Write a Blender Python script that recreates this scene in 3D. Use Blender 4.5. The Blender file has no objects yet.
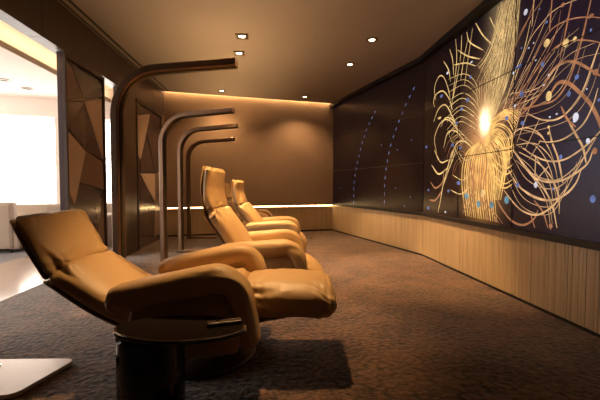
import bpy, bmesh, math, random
from mathutils import Vector, Matrix, noise
random.seed(7)
scene = bpy.context.scene
COL = scene.collection

# ---------------------------------------------------------------- camera
YAW = math.radians(4.4)
cam_d = bpy.data.cameras.new('camera'); cam = bpy.data.objects.new('camera', cam_d); COL.objects.link(cam)
cam_d.sensor_width = 36; cam_d.lens = 36 * 365.0 / 600; cam_d.clip_start = 0.02
cam.location = (0, 0, 1.0); cam.rotation_euler = (math.radians(90 - 2.2), 0, -YAW)
scene.camera = cam
# ---------------------------------------------------------------- world: hazy bright daylight outside the windows
w = bpy.data.worlds.new('daylight'); scene.world = w; w.use_nodes = True
bg = w.node_tree.nodes['Background']; bg.inputs[0].default_value = (1.0, .90, .80, 1); bg.inputs[1].default_value = 9.5
# ---------------------------------------------------------------- exposure
scene.view_settings.view_transform = 'Standard'; scene.view_settings.look = 'None'
scene.view_settings.gamma = 1; scene.view_settings.use_curve_mapping = False
scene.view_settings.exposure = 0.0
WARM = (1.0, .60, .26)
# ceiling spots: x, y, watts, aim (x,y), cone degrees; the last two inferred, out of view
SPOTS = [(-.353, 4.497, 420, (-.2, 4.1), 66), (-.439, 5.066, 420, (-.3, 5.0), 66), (1.233, 4.48, 640, (1.75, 4.1), 54),
         (1.155, 5.391, 450, (1.5, 5.8), 62), (-.939, 7.05, 75, (-.9, 6.9), 130), (.664, 7.40, 75, (.7, 7.2), 130),
         (-.05, 2.80, 360, (-.30, 2.72), 64), (1.25, 3.0, 70, (1.5, 3.3), 60)]
COVE_STRENGTH = 34.0; LED_STRENGTH = 30.0; SCREEN = 1.0; ADDED_UPLIGHT = 30
# ---------------------------------------------------------------- sampling of daylight: portals in the window openings
def portal(loc, rot, sx, sy):
    l = bpy.data.lights.new('window_portal', 'AREA'); l.shape = 'RECTANGLE'; l.size = sx; l.size_y = sy; l.cycles.is_portal = True
    o = bpy.data.objects.new('window_portal', l); COL.objects.link(o); o.location = loc; o.rotation_euler = rot
TRAILS = [
(0.0123,'G',[(2.901,2.59),(2.899,2.524),(2.915,2.314)]),
(0.0123,'O',[(2.704,2.488),(2.702,2.426),(2.719,2.192)]),
(0.0146,'O',[(2.495,2.379),(2.511,2.331),(2.55,2.172),(2.574,2.074),(2.607,1.955)]),
(0.0151,'O',[(2.337,2.297),(2.351,2.252),(2.407,2.043),(2.461,1.89),(2.526,1.755),(2.636,1.658),(2.769,1.65),(2.965,1.66),(3.218,1.695)]),
(0.0146,'G',[(2.265,1.953),(2.321,1.83),(2.379,1.693),(2.459,1.589),(2.592,1.507),(2.765,1.524),(2.963,1.618)]),
(0.0082,'G',[(3.307,1.732),(3.141,1.901),(3.041,2.07),(2.924,2.228),(2.791,2.3),(2.709,2.332),(2.592,2.336),(2.433,2.306)]),
(0.0093,'O',[(3.246,1.664),(3.033,1.846),(2.916,1.996),(2.807,2.126),(2.704,2.201),(2.588,2.21),(2.471,2.187),(2.331,2.13),(2.227,2.07)]),
(0.0106,'O',[(3.201,1.62),(2.932,1.761),(2.78,1.967),(2.679,2.04),(2.582,2.055),(2.466,2.031),(2.326,1.97),(2.221,1.904)]),
(0.0195,'O',[(3.13,1.571),(2.848,1.7),(2.713,1.853),(2.634,1.905),(2.568,1.912),(2.46,1.876),(2.335,1.781),(2.213,1.68)]),
(0.0271,'O',[(2.717,1.67),(2.688,1.716),(2.62,1.774),(2.526,1.748),(2.418,1.649),(2.326,1.546),(2.253,1.406),(2.212,1.265)]),
(0.0083,'G',[(3.384,1.71),(3.194,1.825),(2.969,1.795),(2.774,1.801),(2.644,1.893),(2.531,1.9)]),
(0.0089,'O',[(3.418,1.775),(3.257,1.996),(3.125,2.22),(2.977,2.381),(2.888,2.519)]),
(0.0071,'O',[(3.402,1.791),(3.23,2.061),(3.05,2.329),(2.766,2.497)]),
(0.0074,'O',[(3.337,1.72),(3.137,1.785),(2.913,1.896),(2.75,2.027),(2.644,2.176),(2.61,2.308)]),
(0.0083,'G',[(3.306,1.695),(3.055,1.714),(2.838,1.73),(2.681,1.813),(2.598,1.951)]),
(0.0079,'G',[(3.304,1.639),(3.105,2.022),(3.006,2.16),(2.929,2.377)]),
(0.0078,'G',[(3.258,1.593),(3.036,1.915),(2.872,2.062)]),
(0.0076,'O',[(3.184,1.526),(2.947,1.848),(2.792,2.003)]),
(0.0109,'G',[(3.223,1.423),(3.06,1.489),(2.922,1.485),(2.782,1.408),(2.693,1.287)]),
(0.0113,'G',[(3.082,1.361),(2.894,1.357),(2.779,1.312),(2.67,1.216),(2.617,1.121)]),
(0.0127,'G',[(3.04,1.296),(2.854,1.213),(2.741,1.142),(2.634,1.03),(2.58,0.895),(2.576,0.79)]),
(0.0130,'G',[(2.803,1.362),(2.695,1.341),(2.576,1.342),(2.469,1.378),(2.378,1.434),(2.311,1.542),(2.277,1.646)]),
(0.0150,'G',[(3.016,1.345),(2.867,1.255),(2.7,1.195),(2.552,1.192),(2.438,1.233),(2.325,1.297),(2.217,1.387)]),
(0.0184,'G',[(3.121,1.321),(2.947,1.152),(2.849,1.074),(2.695,1.031),(2.547,1.044),(2.433,1.092),(2.336,1.156),(2.3,1.241)]),
(0.0190,'G',[(2.699,1.458),(2.664,1.338),(2.601,1.21),(2.547,1.022)]),
(0.0211,'G',[(2.517,1.479),(2.442,1.361),(2.38,1.263),(2.352,1.157)]),
(0.0182,'O',[(2.585,1.595),(2.517,1.479),(2.444,1.417)]),
(0.0190,'G',[(3.171,1.145),(3.044,1.009),(2.916,0.941),(2.765,0.896),(2.639,0.893),(2.516,0.941),(2.43,1.021),(2.391,1.111)]),
(0.0182,'G',[(3.236,0.963),(3.091,0.849),(2.972,0.785),(2.816,0.763),(2.687,0.813),(2.59,0.895),(2.593,0.985)]),
(0.0194,'O',[(3.373,0.913),(3.276,0.802),(3.127,0.693),(2.968,0.665),(2.837,0.729),(2.795,0.806)]),
(0.0176,'G',[(3.012,1.224),(2.849,1.074),(2.713,0.953),(2.637,0.831),(2.592,0.683)]),
(0.0144,'O',[(2.843,0.885),(2.739,0.793),(2.682,0.672)]),
(0.0132,'O',[(2.873,0.759),(2.823,0.656)]),
(0.0131,'G',[(2.833,1.252),(2.837,1.049)]),
(0.0099,'G',[(2.965,1.306),(2.809,1.531)]),
(0.0098,'G',[(2.913,1.217),(2.781,1.368)]),
(0.0111,'G',[(2.804,1.065),(2.689,1.155)]),
(0.0095,'G',[(3.124,1.41),(3.026,1.639),(2.955,1.742)]),
(0.0093,'G',[(3.069,1.377),(2.927,1.636),(2.872,1.722)]),
(0.0153,'G',[(4.719,2.043),(4.752,2.116),(4.694,2.194),(4.496,2.196),(4.335,2.07),(4.231,1.904)]),
(0.0149,'G',[(4.743,1.851),(4.601,1.993),(4.41,2.002),(4.228,1.82),(4.106,1.683)]),
(0.0146,'G',[(4.537,1.752),(4.405,1.841),(4.227,1.785),(4.104,1.648)]),
(0.0127,'G',[(4.692,2.129),(4.727,2.294),(4.614,2.404),(4.475,2.363),(4.338,2.167),(4.283,1.998)]),
(0.0147,'G',[(4.481,2.563),(4.346,2.41),(4.291,2.25)]),
(0.0143,'G',[(4.329,2.655),(4.25,2.497),(4.22,2.312)]),
(0.0138,'G',[(4.641,1.431),(4.706,1.634),(4.539,1.803),(4.326,1.803),(4.104,1.648)]),
(0.0143,'G',[(4.446,1.476),(4.347,1.648),(4.151,1.643),(3.967,1.516)]),
(0.0160,'G',[(4.26,1.289),(4.145,1.48),(3.966,1.504),(3.778,1.407)]),
(0.0178,'G',[(4.701,1.476),(4.523,1.306),(4.311,1.316)]),
(0.0206,'G',[(4.786,1.283),(4.574,1.155),(4.333,1.22)]),
(0.0234,'O',[(4.81,1.054),(4.655,0.973),(4.459,1.05),(4.436,1.175)]),
(0.0263,'O',[(4.834,0.809),(4.65,0.816),(4.456,0.949)]),
(0.0176,'G',[(4.586,0.623),(4.507,0.821),(4.432,1.037),(4.215,1.428)]),
(0.0145,'G',[(4.431,1.012),(4.307,1.195),(4.211,1.309),(4.143,1.421)]),
(0.0139,'G',[(3.942,2.697),(3.876,2.563),(3.624,2.385)]),
(0.0142,'G',[(3.764,2.717),(3.629,2.538),(3.454,2.371)]),
(0.0116,'G',[(3.513,2.665),(3.427,2.522),(3.329,2.389)]),
(0.0143,'G',[(4.135,2.572),(3.913,2.426),(3.676,2.313)]),
(0.0145,'G',[(4.224,2.43),(3.952,2.363),(3.749,2.265)]),
(0.0118,'G',[(4.186,2.718),(4.154,2.465),(4.214,2.135),(4.301,1.798)]),
(0.0116,'G',[(4.049,2.708),(4.064,2.49),(4.147,2.232),(4.234,2.022)]),
(0.0101,'G',[(3.918,2.601),(3.996,2.411),(4.055,2.206)]),
(0.0087,'G',[(3.821,2.689),(3.892,2.43),(3.965,2.126)]),
(0.0100,'G',[(4.073,1.391),(3.938,1.29),(3.775,1.3)]),
(0.0102,'G',[(4.205,1.131),(3.974,1.067),(3.809,1.151)]),
(0.0114,'G',[(4.249,0.952),(4.012,0.909),(3.804,1.0)]),
]
FANS = [
(9,0.0101,'G',[(4.343,2.325),(3.992,2.277),(3.783,2.15),(3.664,1.972)],[(4.371,1.615),(4.084,1.737),(3.826,1.649),(3.632,1.535)]),
(6,0.0081,'G',[(4.268,1.553),(4.322,1.657),(4.2,1.698),(4.036,1.626)],[(3.979,1.237),(4.12,1.419),(3.903,1.508),(3.74,1.424)]),
(15,0.0088,'G',[(3.582,1.649),(3.697,1.856),(3.723,2.049)],[(3.413,1.639),(3.2,2.007),(3.083,2.53)]),
(17,0.0085,'G',[(3.547,1.643),(3.573,1.919),(3.485,2.335),(3.359,2.808)],[(3.445,1.626),(3.212,1.947),(3.112,2.242),(3.062,2.673)]),
(9,0.0095,'G',[(3.724,2.091),(3.653,2.173),(3.455,2.4),(3.298,2.768)],[(3.433,1.74),(3.256,1.96),(3.151,2.213),(3.072,2.611)]),
(9,0.0087,'O',[(3.73,2.259),(3.691,2.226),(3.58,2.131),(3.471,1.923)],[(3.313,2.776),(3.266,2.689),(3.162,2.524),(3.089,2.327)]),
(9,0.0096,'G',[(3.73,2.259),(3.586,2.312),(3.441,2.471),(3.339,2.688)],[(3.561,2.085),(3.37,2.236),(3.215,2.468),(3.141,2.697)]),
(16,0.0166,'G',[(3.666,1.457),(3.919,1.344),(3.996,1.068),(3.896,0.666)],[(3.556,1.404),(3.415,1.204),(3.39,0.961),(3.332,0.655)]),
(9,0.0155,'O',[(3.629,1.453),(3.814,1.281),(3.763,0.957),(3.961,0.684)],[(3.556,1.404),(3.481,1.208),(3.539,0.909),(3.24,0.645)]),
(9,0.0176,'G',[(3.558,1.465),(3.426,1.545),(3.299,1.479),(3.202,1.238),(3.278,0.868)],[(3.626,1.371),(3.518,1.31),(3.462,1.158),(3.424,1.01),(3.436,0.862)]),
(8,0.0142,'G',[(3.525,1.5),(3.349,1.6),(3.155,1.504),(3.094,1.319)],[(3.556,1.404),(3.39,1.444),(3.247,1.287),(3.281,0.962)]),
(8,0.0150,'G',[(3.46,1.57),(3.298,1.47),(3.18,1.436),(3.112,1.462)],[(3.515,1.21),(3.378,1.058),(3.237,0.981),(3.111,1.018)]),
(10,0.0102,'G',[(3.478,1.631),(3.306,1.695),(3.134,1.696),(3.026,1.639)],[(3.474,1.513),(3.365,1.612),(3.215,1.604),(3.113,1.48)]),
(8,0.0090,'O',[(3.463,1.668),(3.248,1.738),(3.11,1.796),(2.985,1.883)],[(3.394,1.559),(3.186,1.599),(3.025,1.604),(2.902,1.581)]),
(9,0.0087,'O',[(3.636,1.659),(3.79,1.749),(3.997,1.766),(4.128,1.675)],[(3.63,1.474),(3.744,1.551),(3.904,1.552),(4.029,1.41)]),
(9,0.0110,'O',[(3.999,1.181),(3.947,0.899),(4.006,0.703)],[(3.731,1.148),(3.761,0.893),(3.677,0.663)]),
(6,0.0105,'O',[(4.419,1.448),(4.318,1.56),(4.126,1.605),(3.988,1.496)],[(4.203,1.071),(4.114,1.233),(3.938,1.29),(3.81,1.173)]),
(8,0.0065,'P',[(3.308,1.761),(3.142,1.945),(3.018,2.121),(2.904,2.325),(2.821,2.525)],[(3.156,1.549),(2.848,1.7),(2.671,1.811),(2.461,1.89),(2.233,1.864)]),
(6,0.0062,'P',[(3.268,1.89),(2.971,1.846),(2.799,1.887),(2.677,2.002),(2.606,2.196)],[(3.085,1.449),(2.73,1.455),(2.49,1.489),(2.344,1.617),(2.261,1.823)]),
(5,0.0102,'P',[(3.081,1.317),(2.886,1.133),(2.615,1.06),(2.394,1.181),(2.245,1.366)],[(3.212,1.101),(2.999,0.836),(2.707,0.772),(2.561,0.896),(2.477,1.115)]),
(5,0.0089,'P',[(3.023,1.527),(2.784,1.448),(2.652,1.275),(2.565,1.007)],[(3.078,1.229),(2.885,1.091),(2.711,0.89),(2.651,0.66)]),
]
DOTS = [
 (2.992,2.471,0.0245,0.0254,'W'),
 (2.743,2.117,0.0320,0.0313,'G'),
 (2.748,2.281,0.0125,0.0117,'B'),
 (2.554,2.045,0.0275,0.0292,'G'),
 (2.474,2.042,0.0175,0.0177,'G'),
 (2.78,1.967,0.0200,0.0175,'B'),
 (3.053,2.04,0.0260,0.0173,'B'),
 (2.592,2.336,0.0190,0.0148,'O'),
 (2.347,2.144,0.0235,0.0135,'O'),
 (3.019,1.791,0.0255,0.0258,'B'),
 (2.707,1.698,0.0315,0.0388,'G'),
 (2.514,1.666,0.0180,0.0217,'B'),
 (2.448,1.768,0.0190,0.0176,'B'),
 (2.447,1.488,0.0260,0.0318,'W'),
 (2.296,1.756,0.0230,0.0199,'O'),
 (2.362,1.662,0.0065,0.0055,'W'),
 (2.622,1.543,0.0100,0.0075,'W'),
 (2.691,1.533,0.0105,0.0077,'W'),
 (2.998,1.54,0.0250,0.0172,'B'),
 (3.131,2.004,0.0135,0.0124,'W'),
 (2.859,2.025,0.0115,0.0081,'W'),
 (2.763,1.798,0.0105,0.0079,'W'),
 (2.713,1.861,0.0100,0.0078,'W'),
 (3.092,2.035,0.0160,0.0132,'B'),
 (2.779,1.951,0.0110,0.0079,'B'),
 (2.454,1.461,0.0175,0.0099,'W'),
 (2.341,1.306,0.0155,0.0204,'W'),
 (2.285,1.233,0.0190,0.0233,'O'),
 (2.572,1.216,0.0140,0.0186,'B'),
 (2.824,1.008,0.0205,0.0245,'W'),
 (3.044,1.009,0.0210,0.0228,'B'),
 (2.289,0.913,0.0230,0.0268,'B'),
 (3.19,0.872,0.0360,0.0367,'T'),
 (3.644,0.812,0.0365,0.0365,'T'),
 (3.418,0.814,0.0330,0.0343,'T'),
 (3.883,0.889,0.0420,0.0332,'T'),
 (3.575,0.928,0.0355,0.0409,'G'),
 (2.699,1.458,0.0155,0.0117,'G'),
 (2.697,1.411,0.0155,0.0140,'G'),
 (4.03,1.433,0.0310,0.0160,'B'),
 (4.217,1.488,0.0390,0.0191,'B'),
 (4.061,1.034,0.0450,0.0231,'B'),
 (4.298,0.939,0.0305,0.0195,'B'),
 (4.955,1.542,0.0330,0.0195,'B'),
 (4.871,0.945,0.0320,0.0165,'B'),
 (4.863,0.697,0.0390,0.0220,'B'),
 (3.829,2.333,0.0240,0.0108,'W'),
 (3.843,2.178,0.0245,0.0151,'B'),
 (3.897,1.944,0.0330,0.0220,'B'),
 (4.522,2.139,0.0390,0.0203,'B'),
 (4.022,1.872,0.0310,0.0181,'B'),
 (4.569,1.871,0.0450,0.0154,'G'),
 (4.37,2.381,0.0255,0.0171,'W'),
 (4.13,1.733,0.0305,0.0175,'B'),
 (3.215,1.622,0.0230,0.0202,'B'),
 (3.107,1.708,0.0160,0.0142,'W'),
 (2.945,2.154,0.0100,0.0067,'W'),
 (2.887,2.173,0.0090,0.0066,'W'),
 (3.032,2.186,0.0105,0.0069,'B'),
 (2.828,2.418,0.0090,0.0064,'B'),
 (2.344,2.05,0.0080,0.0101,'B'),
 (2.266,1.565,0.0115,0.0099,'B'),
 (3.798,0.794,0.0240,0.0173,'O'),
 (3.48,0.681,0.0255,0.0200,'O'),
 (3.349,0.673,0.0235,0.0192,'O'),
 (2.652,0.691,0.0200,0.0193,'O'),
 (2.642,0.977,0.0100,0.0115,'B'),
 (4.367,0.677,0.0265,0.0124,'W'),
]
DASHES = [[(1.056, 0.643), (1.093, 1.137), (1.312, 1.647), (1.557, 2.029), (1.937, 2.371)],[(2.189, 0.696), (2.212, 1.191), (2.383, 1.699), (2.743, 2.207), (3.041, 2.506)]]
SPECKS = [(0.451, 0.957), (2.555, 1.57), (2.915, 1.685), (2.078, 1.699), (2.907, 0.835), (2.758, 0.692), (2.51, 0.968)]# ---------------------------------------------------------------- materials
def mat(name, color, rough=.5, metal=0., bump=0., bscale=50., bstretch=(1, 1, 1), var=0., vscale=4., vstretch=(1, 1, 1), emit=None, estr=0., coat=0., spec=.5, var2=None):
    m = bpy.data.materials.new(name); m.use_nodes = True; nt = m.node_tree; N = nt.nodes; Lk = nt.links
    p = N['Principled BSDF']; p.inputs['Base Color'].default_value = (*color, 1)
    p.inputs['Roughness'].default_value = rough; p.inputs['Metallic'].default_value = metal
    p.inputs['Coat Weight'].default_value = coat; p.inputs['Coat Roughness'].default_value = .08
    p.inputs['Specular IOR Level'].default_value = spec
    tc = N.new('ShaderNodeTexCoord')
    if var or var2:
        mp = N.new('ShaderNodeMapping'); mp.inputs['Scale'].default_value = vstretch
        Lk.new(tc.outputs['Object'], mp.inputs[0])
        n = N.new('ShaderNodeTexNoise'); n.inputs['Scale'].default_value = vscale; n.inputs['Detail'].default_value = 5
        Lk.new(mp.outputs[0], n.inputs['Vector'])
        r = N.new('ShaderNodeValToRGB'); e = r.color_ramp.elements; e[0].position = .3; e[1].position = .7
        c2 = var2 or tuple(c * (1 + var) for c in color)
        e[0].color = (*[c * (1 - var) for c in color], 1); e[1].color = (*c2, 1)
        Lk.new(n.outputs['Fac'], r.inputs[0]); Lk.new(r.outputs[0], p.inputs['Base Color'])
    if bump:
        mp = N.new('ShaderNodeMapping'); mp.inputs['Scale'].default_value = bstretch
        Lk.new(tc.outputs['Object'], mp.inputs[0])
        n = N.new('ShaderNodeTexNoise'); n.inputs['Scale'].default_value = bscale; n.inputs['Detail'].default_value = 4
        Lk.new(mp.outputs[0], n.inputs['Vector'])
        b = N.new('ShaderNodeBump'); b.inputs['Strength'].default_value = bump; b.inputs['Distance'].default_value = .01
        Lk.new(n.outputs['Fac'], b.inputs['Height']); Lk.new(b.outputs[0], p.inputs['Normal'])
    if emit:
        p.inputs['Emission Color'].default_value = (*emit, 1); p.inputs['Emission Strength'].default_value = estr
    return m

M = {}
M['leather'] = mat('tan_leather', (.52, .33, .15), .42, bump=.25, bscale=160, var=.06, vscale=3)
M['leather_side'] = mat('tan_leather_side', (.40, .24, .11), .45, bump=.25, bscale=160, var=.06, vscale=3)
M['shell'] = mat('beige_shell', (.50, .34, .18), .45, var=.05)
M['plinth'] = mat('dark_plinth', (.05, .03, .02), .35)
M['bracket'] = mat('dark_bracket_metal', (.10, .08, .06), .3, metal=.9)
M['bronze'] = mat('bronze_metal', (.25, .155, .10), .38, metal=.8, var=.1, vscale=2, vstretch=(8, 8, .3))
M['black_gloss'] = mat('black_gloss', (.008, .006, .006), .08)
M['black'] = mat('black_matte', (.008, .007, .008), .5)
M['mirror'] = mat('smoked_mirror_top', (.05, .035, .025), .05, metal=.6, coat=.6)
M['chrome'] = mat('satin_chrome', (.75, .7, .62), .15, metal=1)
M['plate'] = mat('pale_polished_plate', (.50, .40, .34), .3, metal=.2, var=.04, vstretch=(1, 14, 1))
M['ceiling'] = mat('ceiling_paint', (.31, .27, .24), .85, bump=.02, bscale=300)
M['lounge_white'] = mat('lounge_ceiling_paint', (.92, .82, .75), .8)
M['fascia'] = mat('tan_fascia', (.55, .42, .27), .6)
M['header'] = mat('dark_veneer', (.062, .036, .030), .4, var=.2, vscale=3, vstretch=(1, 6, .4), bump=.04, bscale=20, bstretch=(1, 10, .5))
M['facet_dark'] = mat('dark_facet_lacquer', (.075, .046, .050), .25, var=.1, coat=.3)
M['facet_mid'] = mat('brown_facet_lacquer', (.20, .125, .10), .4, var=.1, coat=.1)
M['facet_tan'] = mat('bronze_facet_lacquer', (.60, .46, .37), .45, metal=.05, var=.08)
M['backwall'] = mat('brown_wall_fabric', (.30, .20, .138), .7, bump=.1, bscale=200, var=.05)
M['slat'] = mat('tan_slat_veneer', (.52, .39, .24), .4, var=.18, vscale=5, vstretch=(9, 9, .15))
M['ledge'] = mat('tan_ledge', (.42, .30, .18), .4)
M['fabric_sofa'] = mat('beige_sofa_fabric', (.45, .36, .28), .85, bump=.2, bscale=150)
M['frame'] = mat('window_frame_paint', (.85, .78, .70), .5)
M['pole_pale'] = mat('pale_column', (.7, .62, .56), .5)
M['stonefloor'] = mat('polished_beige_stone', (.50, .40, .33), .16, var=.08, vscale=1.5)
M['lamp_glow'] = mat('lamp_glow', (1, .9, .7), .5, emit=(1, .82, .55), estr=12)
M['ring'] = mat('downlight_trim', (.12, .09, .07), .3, metal=.8)
M['led'] = mat('led_strip', (1, .8, .5), .5, emit=(1, .66, .30), estr=LED_STRENGTH)
M['cove'] = mat('cove_strip', (1, .8, .5), .5, emit=(1, .62, .27), estr=COVE_STRENGTH)
M['cove_lounge'] = mat('lounge_cove_strip', (1, .8, .5), .5, emit=(1, .80, .50), estr=7)

def carpet(name, c1, c2, sc):
    m = bpy.data.materials.new(name); m.use_nodes = True; nt = m.node_tree; N = nt.nodes; Lk = nt.links
    p = N['Principled BSDF']; p.inputs['Roughness'].default_value = .95; p.inputs['Specular IOR Level'].default_value = .1
    p.inputs['Sheen Weight'].default_value = .35; p.inputs['Sheen Roughness'].default_value = .5
    tc = N.new('ShaderNodeTexCoord')
    n1 = N.new('ShaderNodeTexNoise'); n1.inputs['Scale'].default_value = sc; n1.inputs['Detail'].default_value = 3
    n2 = N.new('ShaderNodeTexNoise'); n2.inputs['Scale'].default_value = 3.5; n2.inputs['Detail'].default_value = 6; n2.inputs['Roughness'].default_value = .7
    for n in (n1, n2): Lk.new(tc.outputs['Object'], n.inputs['Vector'])
    a = N.new('ShaderNodeMath'); a.operation = 'MULTIPLY_ADD'; a.inputs[1].default_value = .45; Lk.new(n2.outputs['Fac'], a.inputs[0])
    b = N.new('ShaderNodeMath'); b.operation = 'MULTIPLY'; b.inputs[1].default_value = .55; Lk.new(n1.outputs['Fac'], b.inputs[0]); Lk.new(b.outputs[0], a.inputs[2])
    r = N.new('ShaderNodeValToRGB'); e = r.color_ramp.elements; e[0].position = .40; e[1].position = .60
    e[0].color = (*c1, 1); e[1].color = (*c2, 1); Lk.new(a.outputs[0], r.inputs[0]); Lk.new(r.outputs[0], p.inputs['Base Color'])
    bm = N.new('ShaderNodeBump'); bm.inputs['Strength'].default_value = 1.0; bm.inputs['Distance'].default_value = .03
    Lk.new(a.outputs[0], bm.inputs['Height']); Lk.new(bm.outputs[0], p.inputs['Normal'])
    return m
M['carpet'] = carpet('brown_carpet', (.016, .008, .005), (.17, .088, .048), 30)
M['carpet_lounge'] = carpet('grey_carpet', (.06, .05, .055), (.15, .125, .13), 50)

# ---------------------------------------------------------------- mesh helpers
def link_mesh(name, bm, material, parent=None, smooth=False, kind=None, loc=None):
    bmesh.ops.recalc_face_normals(bm, faces=bm.faces)
    me = bpy.data.meshes.new(name); bm.to_mesh(me); bm.free()
    if smooth:
        for p in me.polygons: p.use_smooth = True
    o = bpy.data.objects.new(name, me); COL.objects.link(o)
    for m in (material if isinstance(material, list) else [material]): me.materials.append(m)
    if parent: o.parent = parent
    if kind: o['kind'] = kind
    if loc: o.location = loc
    return o

def add_box(bm, x0, x1, y0, y1, z0, z1, mi=0, bevel=0.):
    vs = [bm.verts.new((x, y, z)) for x in (x0, x1) for y in (y0, y1) for z in (z0, z1)]
    fs = [bm.faces.new([vs[i] for i in f]) for f in ((0, 1, 3, 2), (4, 6, 7, 5), (0, 4, 5, 1), (2, 3, 7, 6), (0, 2, 6, 4), (1, 5, 7, 3))]
    for f in fs: f.material_index = mi
    if bevel:
        es = list({e for f in fs for e in f.edges})
        bmesh.ops.bevel(bm, geom=es, offset=bevel, segments=2, affect='EDGES', profile=.6)
    return fs

def box(name, x0, x1, y0, y1, z0, z1, m, parent=None, kind=None, bevel=0.):
    bm = bmesh.new(); add_box(bm, x0, x1, y0, y1, z0, z1, bevel=bevel)
    return link_mesh(name, bm, m, parent, kind=kind)

def obox(bm, a, b, t0, t1, z0, z1, mi=0):
    """box along a->b in plan; t0..t1 offset to the right-hand normal"""
    d = Vector((b[0] - a[0], b[1] - a[1])); d.normalize(); n = Vector((d.y, -d.x))
    c = [Vector(a) + n * t0, Vector(b) + n * t0, Vector(b) + n * t1, Vector(a) + n * t1]
    lo = [bm.verts.new((p.x, p.y, z0)) for p in c]; hi = [bm.verts.new((p.x, p.y, z1)) for p in c]
    fs = [bm.faces.new(lo), bm.faces.new(hi)] + [bm.faces.new((lo[i], lo[(i + 1) % 4], hi[(i + 1) % 4], hi[i])) for i in range(4)]
    for f in fs: f.material_index = mi

def add_cyl(bm, cx, cy, z0, z1, r0, r1=None, n=40, ry=1.):
    r1 = r0 if r1 is None else r1
    lo = [bm.verts.new((cx + r0 * math.cos(2 * math.pi * i / n), cy + ry * r0 * math.sin(2 * math.pi * i / n), z0)) for i in range(n)]
    hi = [bm.verts.new((cx + r1 * math.cos(2 * math.pi * i / n), cy + ry * r1 * math.sin(2 * math.pi * i / n), z1)) for i in range(n)]
    bm.faces.new(lo); bm.faces.new(hi)
    for i in range(n): bm.faces.new((lo[i], lo[(i + 1) % n], hi[(i + 1) % n], hi[i]))

def lathe(bm, prof, cx=0, cy=0, n=48, sy=1.):
    rings = [[bm.verts.new((cx + r * math.cos(2 * math.pi * i / n), cy + sy * r * math.sin(2 * math.pi * i / n), z)) for i in range(n)] for r, z in prof]
    for a, b in zip(rings, rings[1:]):
        for i in range(n): bm.faces.new((a[i], a[(i + 1) % n], b[(i + 1) % n], b[i]))
    bm.faces.new(rings[0]); bm.faces.new(rings[-1])

def catmull(P, n):
    """n samples uniform in arc length through the points P (tuples of any size)"""
    V = [Vector(p) for p in P]; V = [V[0] * 2 - V[1]] + V + [V[-1] * 2 - V[-2]]; out = []
    for i in range(1, len(V) - 2):
        for k in range(16):
            t = k / 16; a, b, c, d = V[i - 1:i + 3]
            out.append(.5 * ((2 * b) + (c - a) * t + (2 * a - 5 * b + 4 * c - d) * t * t + (3 * b - a - 3 * c + d) * t ** 3))
    out.append(V[-2]); s = [0]
    for a, b in zip(out, out[1:]): s.append(s[-1] + (b - a).length)
    res = []; j = 0
    for k in range(n):
        q = s[-1] * k / (n - 1)
        while j < len(s) - 2 and s[j + 1] < q: j += 1
        f = (q - s[j]) / max(1e-9, s[j + 1] - s[j]); res.append(out[j].lerp(out[j + 1], min(1, f)))
    return res, s[-1]

def empty(name, label, cat, loc=(0, 0, 0), rz=0, group=None):
    o = bpy.data.objects.new(name, None); COL.objects.link(o); o.location = loc; o.rotation_euler = (0, 0, rz)
    tag(o, label, cat, group); return o
def tag(o, label, cat, group=None, kind=None):
    o['label'] = label; o['category'] = cat
    if group: o['group'] = group
    if kind: o['kind'] = kind
def view_xy(r, z):     # plan position: r metres right of the camera axis, z metres along it
    return (r * math.cos(YAW) + z * math.sin(YAW), -r * math.sin(YAW) + z * math.cos(YAW))

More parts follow.
